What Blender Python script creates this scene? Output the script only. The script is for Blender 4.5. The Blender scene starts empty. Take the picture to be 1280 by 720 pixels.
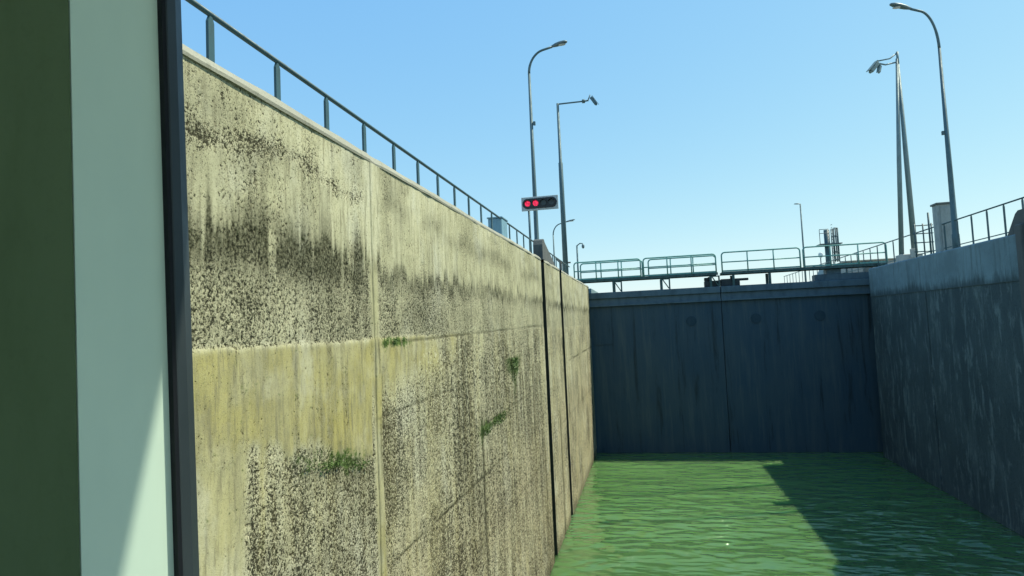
import bpy, bmesh, math, random
import numpy as np
from mathutils import Vector, Matrix
R = math.radians
random.seed(7)
scn = bpy.context.scene
COL = scn.collection

# ------------------------------------------------------------------ scene numbers (metres, camera eye at the origin)
XL, XR = -4.0, 14.0            # faces of the two chamber walls
ZW, ZT = -9.1, 2.75            # water level, top of the walls
YG = 46.0                      # gate
YB = -60.0                     # far behind the camera

# ------------------------------------------------------------------ object helpers
def link(o, parent=None):
    COL.objects.link(o)
    if parent is not None: o.parent = parent
    return o
def tag(o, label=None, cat=None, group=None, kind=None):
    if label: o['label'] = label
    if cat: o['category'] = cat
    if group: o['group'] = group
    if kind: o['kind'] = kind
    return o
def thing(name, label, cat, loc=(0, 0, 0), group=None, rz=0):
    o = bpy.data.objects.new(name, None); o.empty_display_size = .3
    o.location = loc; o.rotation_euler = (0, 0, rz)
    link(o); return tag(o, label, cat, group)

class MB:
    """collects shapes into one mesh"""
    def __init__(s): s.bm = bmesh.new(); s.smooth = False
    def box(s, c, d, rot=None, bev=0):
        m = Matrix.Translation(c)
        if rot is not None: m = m @ rot
        m = m @ Matrix.Diagonal((d[0], d[1], d[2], 1))
        g = bmesh.ops.create_cube(s.bm, size=1, matrix=m)
        if bev:
            es = list({e for v in g['verts'] for e in v.link_edges})
            bmesh.ops.bevel(s.bm, geom=es, offset=bev, segments=2, affect='EDGES', profile=.5)
        return s
    def bar(s, a, b, w, h, bev=0):
        a, b = Vector(a), Vector(b); d = b - a
        q = d.to_track_quat('Z', 'Y').to_matrix().to_4x4()
        return s.box((a + b) / 2, (w, h, d.length), q, bev)
    def tube(s, pts, rad, n=10, caps=True):
        pts = [Vector(p) for p in pts]
        if not isinstance(rad, (list, tuple)): rad = [rad] * len(pts)
        rings = []; ref = None
        for i, p in enumerate(pts):
            if i == 0: t = pts[1] - p
            elif i == len(pts) - 1: t = p - pts[i - 1]
            else: t = (pts[i + 1] - p).normalized() + (p - pts[i - 1]).normalized()
            t.normalize()
            if ref is None:
                ref = t.orthogonal().normalized()
            ref = (ref - t * ref.dot(t)).normalized()
            u, v = ref, t.cross(ref)
            rings.append([s.bm.verts.new(p + (u * math.cos(2 * math.pi * k / n) + v * math.sin(2 * math.pi * k / n)) * rad[i]) for k in range(n)])
        for a, b in zip(rings, rings[1:]):
            for k in range(n):
                f = s.bm.faces.new((a[k], a[(k + 1) % n], b[(k + 1) % n], b[k])); f.smooth = n > 5
        if caps:
            s.bm.faces.new(rings[0][::-1]); s.bm.faces.new(rings[-1])
        return s
    def prism(s, poly, axis, lo, hi):
        """poly in the two other axes, extruded along axis index"""
        def mk(p, q):
            v = [0, 0, 0]; o = [i for i in range(3) if i != axis]
            v[o[0]], v[o[1]], v[axis] = p[0], p[1], q
            return s.bm.verts.new(v)
        a = [mk(p, lo) for p in poly]; b = [mk(p, hi) for p in poly]
        n = len(poly)
        s.bm.faces.new(a); s.bm.faces.new(b[::-1])
        for i in range(n): s.bm.faces.new((a[i], b[i], b[(i + 1) % n], a[(i + 1) % n]))
        return s
    def quad(s, *p):
        s.bm.faces.new([s.bm.verts.new(q) for q in p]); return s
    def ellipsoid(s, c, r, rot=None, seg=14):
        m = Matrix.Translation(c)
        if rot is not None: m = m @ rot
        m = m @ Matrix.Diagonal((r[0], r[1], r[2], 1))
        g = bmesh.ops.create_uvsphere(s.bm, u_segments=seg, v_segments=8, radius=1, matrix=m)
        for v in g['verts']:
            for f in v.link_faces: f.smooth = True
        return s
    def build(s, name, mat, parent=None):
        bmesh.ops.recalc_face_normals(s.bm, faces=s.bm.faces)
        me = bpy.data.meshes.new(name); s.bm.to_mesh(me); s.bm.free()
        me.materials.append(mat)
        o = bpy.data.objects.new(name, me)
        return link(o, parent)

# ------------------------------------------------------------------ node helpers
class NT:
    def __init__(s, tree): s.t = tree; s.n = tree.nodes; s.l = tree.links
    def node(s, typ, **kw):
        n = s.n.new(typ)
        for k, v in kw.items(): setattr(n, k, v)
        return n
    def put(s, sock, v):
        if hasattr(v, 'links') or isinstance(v, bpy.types.NodeSocket): s.l.new(v, sock)
        elif isinstance(v, (tuple, list)) and len(v) == 3 and sock.type == 'RGBA': sock.default_value = (*v, 1)
        else: sock.default_value = v
    def math(s, op, a, b=0, c=0, clamp=False):
        n = s.node('ShaderNodeMath', operation=op, use_clamp=clamp)
        s.put(n.inputs[0], a); s.put(n.inputs[1], b)
        if op in ('MULTIPLY_ADD',): s.put(n.inputs[2], c)
        return n.outputs[0]
    def mix(s, fac, a, b, blend='MIX'):
        n = s.node('ShaderNodeMix', data_type='RGBA', blend_type=blend)
        s.put(n.inputs[0], fac); s.put(n.inputs[6], a); s.put(n.inputs[7], b)
        return n.outputs[2]
    def ramp(s, v, a, b, lo=0, hi=1):
        n = s.node('ShaderNodeMapRange', interpolation_type='SMOOTHSTEP')
        s.put(n.inputs[0], v); s.put(n.inputs[1], a); s.put(n.inputs[2], b); s.put(n.inputs[3], lo); s.put(n.inputs[4], hi)
        return n.outputs[0]
    def coord(s, scale=(1, 1, 1), loc=(0, 0, 0)):
        tc = s.node('ShaderNodeTexCoord'); mp = s.node('ShaderNodeMapping')
        s.l.new(tc.outputs['Object'], mp.inputs[0]); mp.inputs['Scale'].default_value = scale; mp.inputs['Location'].default_value = loc
        return mp.outputs[0]
    def noise(s, vec, scale, detail=3, rough=.55, dist=0, typ='FBM'):
        n = s.node('ShaderNodeTexNoise', noise_type=typ)
        s.l.new(vec, n.inputs['Vector']); n.inputs['Scale'].default_value = scale
        n.inputs['Detail'].default_value = detail; n.inputs['Roughness'].default_value = rough; n.inputs['Distortion'].default_value = dist
        return n.outputs['Fac']
    def attr(s, name):
        n = s.node('ShaderNodeAttribute', attribute_name=name); return n.outputs['Fac']
    def bump(s, h, strength=.3, dist=.02, normal=None):
        n = s.node('ShaderNodeBump'); s.put(n.inputs['Height'], h); n.inputs['Strength'].default_value = strength; n.inputs['Distance'].default_value = dist
        if normal is not None: s.l.new(normal, n.inputs['Normal'])
        return n.outputs[0]
def newmat(name):
    m = bpy.data.materials.new(name); m.use_nodes = True
    t = NT(m.node_tree); b = m.node_tree.nodes['Principled BSDF']
    b.inputs['Roughness'].default_value = .8
    return m, t, b
def paint(name, col, rough=.5, metal=0, wear=.25, wearcol=None, scale=6, spec=.4):
    """painted / galvanised surface with grime"""
    m, t, b = newmat(name)
    n = t.noise(t.coord((1, 1, .35)), scale, 5, .65)
    n2 = t.noise(t.coord(), scale * 9, 3, .6)
    w = wearcol or tuple(c * .55 for c in col)
    c = t.mix(t.ramp(n, .42, .72, 0, wear * 1.6), col, w)
    c = t.mix(t.ramp(n2, .55, .75, 0, wear), c, w)
    t.l.new(c, b.inputs['Base Color'])
    b.inputs['Metallic'].default_value = metal
    t.l.new(t.ramp(n, .3, .7, rough - .08, rough + .15), b.inputs['Roughness'])
    b.inputs['Specular IOR Level'].default_value = spec
    t.l.new(t.bump(n2, .08, .004), b.inputs['Normal'])
    return m
def concrete(name, col, dark, scale=1.0, streak=.5):
    m, t, b = newmat(name)
    big = t.noise(t.coord(), .6 * scale, 5, .6)
    st = t.noise(t.coord((2.2, 2.2, .22)), 1.6 * scale, 5, .65, .3)
    fine = t.noise(t.coord(), 26 * scale, 4, .7)
    c = t.mix(t.ramp(big, .3, .7, 0, .5), col, tuple(x * .72 for x in col))
    c = t.mix(t.ramp(st, .5, .72, 0, streak), c, dark)
    c = t.mix(t.ramp(fine, .52, .7, 0, .45), c, tuple(x * .45 for x in col))
    t.l.new(c, b.inputs['Base Color'])
    b.inputs['Roughness'].default_value = .9
    t.l.new(t.bump(fine, .5, .012), b.inputs['Normal'])
    return m

M = {}
M['coping'] = concrete('coping_concrete', (.33, .325, .26), (.17, .17, .12), 1.6, .75)
M['rail'] = paint('rail_paint', (.035, .085, .10), .45, .0, .3)
M['galv'] = paint('galvanised_pole', (.075, .135, .155), .55, .15, .25)
M['galv_light'] = paint('pale_pole_paint', (.17, .24, .25), .5, .1, .25)
M['greenrail'] = paint('green_rail_paint', (.13, .33, .30), .45, 0, .25)
M['deck'] = paint('walkway_steel', (.05, .10, .10), .6, .2, .4)
M['darksteel'] = paint('dark_steel', (.025, .035, .04), .55, .2, .4)
M['cabinet'] = paint('cabinet_paint', (.27, .31, .31), .5, 0, .3)
M['cabtop'] = paint('cabinet_cap', (.10, .12, .12), .5, 0, .3)
M['bluebox'] = paint('blue_box_paint', (.16, .30, .38), .5, 0, .25)
M['block'] = concrete('housing_concrete', (.34, .36, .35), (.18, .19, .18), 1.2, .4)
M['hump'] = concrete('guard_concrete', (.10, .11, .11), (.04, .045, .05), 1.5, .5)
M['footing'] = concrete('footing_concrete', (.5, .5, .46), (.3, .3, .27), 2, .3)
M['lamp'] = paint('lamp_head_paint', (.11, .16, .18), .4, .2, .2)
M['glasslamp'] = paint('lamp_glass', (.45, .48, .48), .15, 0, .1)
M['slotdark'] = concrete('slot_shade_concrete', (.035, .038, .026), (.012, .014, .01), 1.5, .7)  # near-black: the shade inside the slots is put into this colour
M['ground'] = concrete('ground_pavement', (.30, .29, .25), (.2, .2, .16), .5, .2)
M['signwhite'] = paint('sign_white', (.40, .45, .46), .5, 0, .3)
M['signblack'] = paint('sign_black', (.018, .022, .025), .4, 0, .2)
M['lensoff'] = paint('lens_off', (.035, .05, .055), .2, 0, .1)
M['white'] = paint('white_paint', (.7, .72, .7), .5, 0, .15)
def emit(name, col, s):
    m, t, b = newmat(name)
    b.inputs['Base Color'].default_value = (.3, .01, .02, 1)
    v = t.node('ShaderNodeTexVoronoi'); t.l.new(t.coord(), v.inputs['Vector']); v.inputs['Scale'].default_value = 22
    t.l.new(t.ramp(v.outputs['Distance'], .2, .6, s, s * .35), b.inputs['Emission Strength'])
    b.inputs['Emission Color'].default_value = (*col, 1)
    b.inputs['Roughness'].default_value = .3
    return m
M['red'] = emit('red_signal', (1, .02, .10), .9)

# --- sunlit left wall -------------------------------------------------------------------------
def left_wall_material():
    m, t, b = newmat('pitted_lock_concrete')
    co = t.coord()
    A = {k: t.attr(k) for k in ('pit', 'tan', 'soot', 'green', 'pale', 'brown')}
    n1 = t.noise(co, 27, 4, .62, .15)           # coarse pits
    n2 = t.noise(co, 58, 3, .65, .1)              # fine pits
    n3 = t.noise(t.coord((1, 1, .2)), 7, 5, .65, .2)   # streaks
    n4 = t.noise(co, 2.1, 5, .6)
    n5 = t.noise(co, 80, 2, .6)
    th = t.math('MULTIPLY_ADD', t.math('ADD', A['pit'], t.math('MULTIPLY_ADD', t.noise(co, 5, 4, .65), 1.5, -.75)), -.175, .70)
    p1 = t.ramp(t.math('SUBTRACT', n1, th), -.02, .035)
    th2 = t.math('MULTIPLY_ADD', A['pit'], -.165, .685)
    p2 = t.ramp(t.math('SUBTRACT', n2, th2), -.02, .04)
    sp = t.node('ShaderNodeSeparateXYZ'); t.l.new(co, sp.inputs[0])
    deep = t.math('MULTIPLY', t.ramp(sp.outputs[1], 9, 13), t.ramp(sp.outputs[2], .2, -.6))       # coarser aggregate low on the far panels
    n8 = t.noise(t.coord((1, .55, 1), (5, 2, 8)), 15, 3, .7, .1)
    th3 = t.math('MULTIPLY_ADD', A['pit'], -.16, .675)
    p3 = t.math('MULTIPLY', t.ramp(t.math('SUBTRACT', n8, th3), -.015, .04), deep)
    grain = t.math('MULTIPLY', t.ramp(t.noise(t.coord((1, .55, 1), (1, 7, 3)), 17, 3, .7), .54, .66), deep)
    pits = t.math('MAXIMUM', t.math('MAXIMUM', p1, t.math('MULTIPLY', p2, .85)), p3)
    # between-pit colour
    base = t.mix(t.ramp(n4, .3, .7), (.50, .48, .31), (.37, .36, .23))
    base = t.mix(t.math('MULTIPLY', A['brown'], .75), base, (.36, .30, .19))
    tanc = t.mix(t.ramp(n3, .35, .68), (.37, .325, .105), (.225, .195, .05))
    tanc = t.mix(t.ramp(n4, .42, .7, 0, .75), tanc, (.40, .36, .14))
    base = t.mix(A['tan'], base, tanc)
    base = t.mix(t.math('MULTIPLY', A['pale'], t.ramp(n3, .3, .6, .45, 1)), base, (.58, .56, .385))
    base = t.mix(t.math('MULTIPLY', t.ramp(n3, .5, .72), .6), base, (.21, .195, .115))
    n6 = t.noise(t.coord((1, 1, .12), (2, 3, 5)), 14, 4, .7, .1)
    base = t.mix(t.math('MULTIPLY', t.ramp(n6, .5, .7), .7), base, (.17, .155, .09))
    n7 = t.noise(co, .55, 5, .65)
    base = t.mix(t.ramp(n7, .42, .68, 0, .5), base, (.22, .215, .15))
    base = t.mix(t.ramp(t.noise(t.coord((1, 1, .6), (8, 8, 8)), .9, 5, .65), .5, .7, 0, .5), base, (.56, .56, .45))
    base = t.mix(t.math('MULTIPLY', t.ramp(t.noise(co, 36, 2, .6), .52, .68), .35), base, (.19, .18, .11))
    # aggregate grains light in the pitted parts
    base = t.mix(t.math('MULTIPLY', t.ramp(n5, .46, .66), t.math('MULTIPLY', A['pit'], .8)), base, (.62, .58, .42))
    base = t.mix(t.math('MULTIPLY', grain, .8), base, (.66, .63, .45))
    base = t.mix(t.math('MULTIPLY', A['soot'], t.ramp(n1, .3, .6, .55, 1)), base, (.050, .050, .026))
    ncl = t.noise(co, 9, 4, .7)
    gm = t.ramp(t.math('ADD', t.math('ADD', A['green'], t.math('MULTIPLY_ADD', n1, 1.6, -.8)), t.math('MULTIPLY_ADD', ncl, 2.2, -1.1)), .32, .95, 0, .9)
    base = t.mix(gm, base, (.060, .112, .018))
    pitc = t.mix(A['tan'], (.019, .020, .011), (.060, .047, .015))
    pitc = t.mix(A['brown'], pitc, (.030, .024, .014))
    pitc = t.mix(gm, pitc, (.02, .04, .008))
    colr = t.mix(t.math('MULTIPLY', pits, .96), base, pitc)
    t.l.new(colr, b.inputs['Base Color'])
    b.inputs['Roughness'].default_value = .92
    b.inputs['Specular IOR Level'].default_value = .2
    h = t.math('ADD', t.math('MULTIPLY', pits, -1), t.math('MULTIPLY', n5, .35))
    t.l.new(t.bump(h, .55, .02), b.inputs['Normal'])
    d = t.node('ShaderNodeDisplacement')
    d.inputs['Midlevel'].default_value = 0; d.inputs['Scale'].default_value = 1
    hh = t.math('ADD', t.math('MULTIPLY', p1, -.014), t.math('MULTIPLY', n4, .022))
    t.l.new(hh, d.inputs['Height'])
    t.l.new(d.outputs[0], m.node_tree.nodes['Material Output'].inputs['Displacement'])
    m.displacement_method = 'DISPLACEMENT'
    return m
M['leftwall'] = left_wall_material()

# --- right wall, wet and shaded ----------------------------------------------------------------
def right_wall_material():
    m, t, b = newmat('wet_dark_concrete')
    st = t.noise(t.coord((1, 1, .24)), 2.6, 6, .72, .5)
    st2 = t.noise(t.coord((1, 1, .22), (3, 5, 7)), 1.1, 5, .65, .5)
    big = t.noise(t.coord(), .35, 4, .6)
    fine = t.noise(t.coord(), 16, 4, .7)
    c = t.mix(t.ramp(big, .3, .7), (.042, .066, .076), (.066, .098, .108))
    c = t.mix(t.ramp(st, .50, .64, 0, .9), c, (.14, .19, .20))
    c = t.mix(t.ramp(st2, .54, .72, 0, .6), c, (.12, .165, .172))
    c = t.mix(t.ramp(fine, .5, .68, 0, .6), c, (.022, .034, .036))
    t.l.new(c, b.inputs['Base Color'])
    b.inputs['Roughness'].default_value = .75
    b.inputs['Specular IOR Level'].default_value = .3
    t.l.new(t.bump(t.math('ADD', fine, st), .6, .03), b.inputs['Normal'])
    return m
M['rightwall'] = right_wall_material()
def parapet_material():
    m, t, b = newmat('parapet_concrete')
    big = t.noise(t.coord(), .7, 5, .65)
    st = t.noise(t.coord((2, 2, .2)), 2.2, 5, .7, .3)
    fine = t.noise(t.coord(), 24, 4, .7)
    c = t.mix(t.ramp(big, .3, .7), (.18, .27, .31), (.125, .19, .22))
    c = t.mix(t.ramp(st, .48, .7, 0, .7), c, (.085, .125, .14))
    sp = t.node('ShaderNodeSeparateXYZ'); t.l.new(t.coord(), sp.inputs[0])
    low = t.math('ADD', sp.outputs[2], t.math('MULTIPLY_ADD', st, -1.1, .55))
    low = t.math('ADD', low, t.math('MULTIPLY_ADD', big, -.8, .4))
    c = t.mix(t.ramp(low, 1.5, .95, 0, .9), c, (.038, .060, .068))     # slime climbing from the wet wall
    c = t.mix(t.ramp(fine, .5, .68, 0, .5), c, (.07, .10, .11))
    t.l.new(c, b.inputs['Base Color']); b.inputs['Roughness'].default_value = .9
    t.l.new(t.bump(fine, .5, .012), b.inputs['Normal'])
    return m
M['parapet'] = parapet_material()

def gate_material():
    m, t, b = newmat('gate_steel')
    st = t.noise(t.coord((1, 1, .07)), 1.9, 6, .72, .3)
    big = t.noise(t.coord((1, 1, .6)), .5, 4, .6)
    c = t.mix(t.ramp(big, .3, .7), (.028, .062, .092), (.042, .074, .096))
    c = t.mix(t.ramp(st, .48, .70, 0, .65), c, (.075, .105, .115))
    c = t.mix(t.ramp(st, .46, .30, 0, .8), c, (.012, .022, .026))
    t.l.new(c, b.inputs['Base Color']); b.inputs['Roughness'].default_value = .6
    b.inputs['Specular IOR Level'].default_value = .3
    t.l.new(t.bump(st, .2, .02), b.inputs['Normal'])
    return m
M['gate'] = gate_material()
M['blackhole'] = paint('port_black', (.023, .050, .070), .8, 0, .1)
M['gatebeam'] = paint('gate_beam_paint', (.075, .125, .16), .55, .1, .4, scale=2)

def water_material():
    m, t, b = newmat('lock_water')
    v = t.coord((1, 1, 1))
    big = t.noise(v, .12, 4, .6)
    c = t.mix(t.ramp(big, .3, .7), (.050, .112, .036), (.062, .130, .044))
    t.l.new(c, b.inputs['Base Color'])
    b.inputs['Roughness'].default_value = 1
    b.inputs['Specular IOR Level'].default_value = 0
    b.inputs['Subsurface Weight'].default_value = 1; b.inputs['Subsurface Radius'].default_value = (2, 3, 2.2); b.inputs['Subsurface Scale'].default_value = 1
    b.inputs['Coat Weight'].default_value = 1
    b.inputs['Coat Roughness'].default_value = .03
    b.inputs['Coat IOR'].default_value = 1.5
    w1 = t.noise(t.coord((.62, 1.25, 1)), 1.25, 1, .45, .35)
    w2 = t.noise(t.coord((.8, 1.2, 1), (4, 2, 1)), .34, 1, .5, .4)
    w3 = t.noise(t.coord((.62, 1.25, 1), (9, 1, 1)), 2.1, 1, .5, .3)
    gust = t.ramp(t.noise(v, .10, 3, .6), .35, .65, .6, 1.3)
    sp = t.node('ShaderNodeSeparateXYZ'); t.l.new(v, sp.inputs[0])
    wake = t.ramp(sp.outputs[1], 24, 41, 1.45, .30)          # rougher close to the moving boat
    h = t.math('ADD', t.math('MULTIPLY', w1, .55), t.math('ADD', t.math('MULTIPLY', w2, .5), t.math('MULTIPLY', w3, .16)))
    nb = t.bump(t.math('MULTIPLY', h, t.math('MULTIPLY', gust, wake)), 1.0, 1.0)
    t.l.new(nb, b.inputs['Coat Normal'])
    return m
M['water'] = water_material()

# ------------------------------------------------------------------ setting: ground, water
g = MB()
def sheet(x0, x1, y0, y1, z): g.quad((x0, y0, z), (x1, y0, z), (x1, y1, z), (x0, y1, z))
ZG = ZT - .05
BIG = 2500
sheet(-BIG, XL - 1.6, -BIG, BIG, ZG)
sheet(XR + 1.6, BIG, -BIG, BIG, ZG)
sheet(XL - 1.6, XR + 1.6, -BIG, YB, ZG)
sheet(XL - 1.6, XR + 1.6, 160, BIG, ZG)
g.quad((XL - 1.6, YB, ZG), (XR + 1.6, YB, ZG), (XR + 1.6, YB, -12), (XL - 1.6, YB, -12))
g.quad((XL - 1.6, 160, ZG), (XR + 1.6, 160, ZG), (XR + 1.6, 160, -12), (XL - 1.6, 160, -12))
tag(g.build('ground', M['ground']), kind='structure')
w = MB()
w.quad((XL - .9, YB, ZW), (XR + 1.5, YB, ZW), (XR + 1.5, YG + .2, ZW), (XL - .9, YG + .2, ZW))
tag(w.build('water', M['water']), kind='structure')
w = MB()
w.quad((XL, YG + 1.3, 1.2), (XR, YG + 1.3, 1.2), (XR, 160, 1.2), (XL, 160, 1.2))
tag(w.build('upper_water', M['water']), kind='structure')

# ------------------------------------------------------------------ left wall: dense pitted face
rng = np.random.RandomState(11)
TAB = rng.rand(256, 256)
def vn(x, y, s=0):
    x = x + s * 17.37; y = y + s * 9.71
    xi = np.floor(x).astype(int); yi = np.floor(y).astype(int)
    fx = x - xi; fy = y - yi
    fx = fx * fx * (3 - 2 * fx); fy = fy * fy * (3 - 2 * fy)
    a = TAB[xi % 256, yi % 256]; b_ = TAB[(xi + 1) % 256, yi % 256]
    c = TAB[xi % 256, (yi + 1) % 256]; d = TAB[(xi + 1) % 256, (yi + 1) % 256]
    return (a * (1 - fx) + b_ * fx) * (1 - fy) + (c * (1 - fx) + d * fx) * fy
def fbm(x, y, s=0, o=4):
    r = 0; a = .5; tot = 0
    for i in range(o):
        r = r + a * vn(x, y, s + i * 3); tot += a; a *= .55; x = x * 2.03; y = y * 2.03
    return r / tot
def ss(a, b_, v):
    t = np.clip((v - a) / (b_ - a), 0, 1); return t * t * (3 - 2 * t)
def wall_masks(Y, Z):
    warp = fbm(Y * .9, Z * .9, 1) - .5
    st = fbm(Y * 4.5, Z * .35, 5)
    st2 = fbm(Y * 11, Z * .55, 8)
    patch = fbm(Y * .55, Z * .8, 12)
    patch2 = fbm(Y * 1.6, Z * 1.6, 15)
    p1 = 1 - ss(8.72, 8.80, Y + .06 * (patch2 - .5)); p2 = 1 - p1     # first panel / beyond the joint
    zedge = 1.05 + .6 * (st - .5) + .4 * (st2 - .5)
    sf = .40 * p1 + .17 * p2
    up = ss(-1, 1, (Z - zedge) / sf)
    mid = (1 - up) * ss(-.03, .03, Z + .08 + .05 * warp)
    low = 1 - np.clip(up + mid, 0, 1)
    pit = np.zeros_like(Y); tan = np.zeros_like(Y); soot = np.zeros_like(Y); pale = np.zeros_like(Y); green = np.zeros_like(Y)
    # upper band: streaky, half washed
    wash = ss(.42, .62, .55 * st + .45 * fbm(Y * .7, Z * .5, 21))
    topd = ss(.45, .65, fbm(Y * .5, Z * 1.3, 25)) * ss(1.5, 1.9, Z)
    pit += up * np.clip(.54 - .42 * wash + .4 * (patch2 - .5) + .10 * topd, .02, 1) * (p1 * .92 + p2 * .72)
    pale += up * (.15 + wash) * (.55 * p1 + .62 * p2)
    tan += up * .12
    soot += up * (topd * .24 + .30 * ss(.48, .68, st2) * ss(2.4, 1.2, Z) + .35 * p2 * np.exp(-((Z - 2.12 + .03 * (Y - 10)) / .22) ** 2) * ss(.35, .6, patch2))
    drip = ss(.50, .64, fbm(Y * 5.5, Z * .22, 81))
    drip2 = ss(.54, .66, fbm(Y * 3.7, Z * .3, 85))
    # a line of coarse pits that falls away along the top of the first panel
    pit += .6 * np.exp(-((Z - (2.05 + .1 * np.sin(Y * 2.1))) / .11) ** 2) * p1
    # grimy edge below the drips
    edge = np.exp(-((Z - zedge + .12) / .15) ** 2)
    soot += edge * (.38 + .6 * (patch2 - .4)) * (1.25 * p2 + .7 * p1)
    soot += .95 * p1 * np.exp(-((Z - 1.02 - .25 * (patch - .5)) / (.24 + .3 * st)) ** 2) * ss(.32, .58, .6 * st2 + .4 * patch2)
    # dark pitted band
    pit += mid * np.clip(.80 - .22 * ss(13, 20, Y) + .5 * (patch2 - .5), 0, 1.1)
    soot += mid * np.clip(.22 + .5 * (patch - .5), 0, 1)
    # lower part
    t1 = p1 * low * ss(-.10, .10, Z + 1.12 + .20 * (Y - 5.7) + .45 * (patch2 - .5) + .25 * (st - .5))
    t2 = p2 * low * ss(-1.15, -.45, Z + .5 * (st - .5)) * ss(15, 10.0, Y + 5 * (st - .5) + 4 * (patch2 - .5))
    tt = np.clip(t1 + t2, 0, 1)
    edgeY = 5.78 + .25 * (fbm(Y * 0, Z * 1.2, 31) - .5)
    smooth_left = p1 * low * (1 - tt) * (1 - ss(-.08, .08, Y - edgeY))
    tan += tt * (.75 + .5 * (patch - .4)) + smooth_left * .6
    pale += smooth_left * (.25 + .45 * ss(-1.5, -2.6, Z)) + tt * .35 * ss(.5, .7, patch2)
    soot += tt * .30 * ss(.55, .75, st2)
    rest = low * (1 - tt) * (1 - smooth_left)
    pit += tt * (.10 + .25 * ss(.55, .75, st2)) + rest * np.clip(p1 * (1.0 + .5 * (patch2 - .5)) + p2 * (.88 + .7 * (patch - .5) + .45 * (patch2 - .5)) - .22 * ss(22, 26, Y), .1, 1.05)
    pit += rest * p2 * .35 * np.exp(-((Y - 9.7) / .8) ** 2) * ss(-3.2, -2.2, Z) * ss(-.9, -1.4, Z)
    tan += rest * (p2 * .34 + p1 * .3) * ss(.42, .65, st)
    pale += rest * .25 * ss(.55, .72, patch2) + p2 * low * .3 * np.exp(-((Z + 1.3 - .03 * (Y - 16)) / .7) ** 2) * ss(.4, .6, patch)
    brown = ss(-1.5, -5.5, Z + 1.2 * (patch - .5)) * .9 + .25 * p2 * low * ss(23, 27, Y)
    # yellow-brown rust trails in the smooth part
    tan += rest * .5 * np.exp(-((Y - 6.05) / .05) ** 2) * ss(-3, -1.2, Z)
    pit -= rest * .6 * np.exp(-((Y - 6.05) / .06) ** 2) * ss(-2.4, -1.2, Z)
    # cement smears along the joint
    j = np.exp(-((Y - 8.98 - .05 * (fbm(Z * 1.1, Z * 0, 41) - .5)) / (.15 + .10 * up)) ** 4)
    pit *= 1 - .92 * j; soot *= 1 - .75 * j
    pale += j * up * .9 + j * (1 - up) * .2
    tan += j * low * .8 + j * mid * .3
    line = np.exp(-((Y - 8.93 - .03 * (fbm(Z * 2, Z * 0, 43) - .5)) / .018) ** 2) + .8 * np.exp(-((Y - 9.16) / .014) ** 2) * ss(-.4, -.8, Z) * ss(.3, .6, fbm(Z * .9, Z * 0, 47))
    soot += line * (.35 + .6 * (1 - up)) + low * .5 * np.exp(-((Y - 9.07) / .05) ** 2) * ss(.42, .6, fbm(Z * 1.3, Z * 0, 49))
    # lift lines
    for zz, a, ya, yb in ((-.11, .38, 9, 24), (-1.2, .30, 9, 13), (-2.34, .5, 13, 20), (-2.0, .5, 32, 46), (-3.5, .62, 9.5, 18), (-5.0, .25, 10, 24), (-4.4, .2, 26, 46)):
        zl = zz + .05 * (fbm(Y * .7, Y * 0, 51) - .5) + .012 * (Y - 14) * (zz > -3)
        wd = .014 + .0010 * Y
        amp = 1.7 * a * p2 * ss(ya - .8, ya + .8, Y) * ss(yb + 2, yb - 2, Y) * (.3 + .9 * ss(.3, .65, fbm(Y * .6, Y * 0 + zz, 55)))
        soot += amp * np.exp(-((Z - zl) / wd) ** 2)
    pale += .5 * p1 * np.exp(-((Z + .09 + .06 * warp) / .04) ** 2)
    # cracks
    for yy, z0, a in ((14.98, -2.1, .95), (17.6, -5.5, .3), (23.9, -4.0, .45), (28.4, -3.6, .85)):
        wd = .012 + .0055 * yy
        cr = 1.5 * a * np.exp(-((Y - yy - .08 * (fbm(Z * 1.2, Z * 0, 61) - .5)) / wd) ** 2) * ss(z0 + .1, z0 - .3, Z) * (.4 + .8 * fbm(Z * 1.1, Z * 0 + yy, 63))
        soot += cr; green += .3 * cr * ss(z0 - 1.5, z0, Z)
    # algae
    gsp = ss(.38, .6, patch2 * .6 + st2 * .4)
    green += 1.0 * np.exp(-((Y - 18.9) / (.28 + .9 * ss(-2, -.9, Z))) ** 2) * ss(-2.7, -1.2, Z) * ss(-.72, -.95, Z) * (.3 + .8 * gsp)
    green += 1.1 * np.exp(-((Y - 15.3) / .7) ** 2) * np.exp(-((Z + 2.45) / .28) ** 2) * gsp
    green += .9 * ss(14.9, 15.4, Y) * ss(19, 17.5, Y) * np.exp(-((Z + 2.42 - .03 * (Y - 15)) / .13) ** 2) * gsp
    green += 1.0 * ss(6.3, 7.2, Y) * ss(9.0, 7.9, Y) * np.exp(-((Z + 1.22 + .12 * (patch2 - .5) + .20 * (Y - 5.7)) / .17) ** 2) * (.45 + .5 * gsp)
    soot += .35 * ss(6.6, 7.0, Y) * ss(8.9, 8.4, Y) * np.exp(-((Z + 1.4 + .20 * (Y - 5.7)) / .25) ** 2)
    green += 1.2 * ss(9.1, 9.3, Y) * ss(11.4, 10.0, Y) * np.exp(-((Z + .15) / .08) ** 2) * gsp
    green += .10 * low * gsp + .35 * ss(33, 37, Y) * np.exp(-((Z + 1.7 - .02 * (Y - 30)) / .2) ** 2) * gsp
    pit = pit * (1 - .22 * drip * (1 - j)); pale += .16 * drip * (low * .7 + mid * .8 + up * .3)
    soot += .17 * drip2 * (.5 + .7 * low) * (1 - tt * .3) * ss(.35, .6, patch2); pit += .08 * drip2 * (1 - tt)
    wet = ss(-8.55, -8.95, Z + .5 * (st - .5) + .3 * (patch2 - .5)); soot += .6 * wet; green += .25 * wet * gsp
    c = lambda a: np.clip(a, 0, 1)
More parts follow.
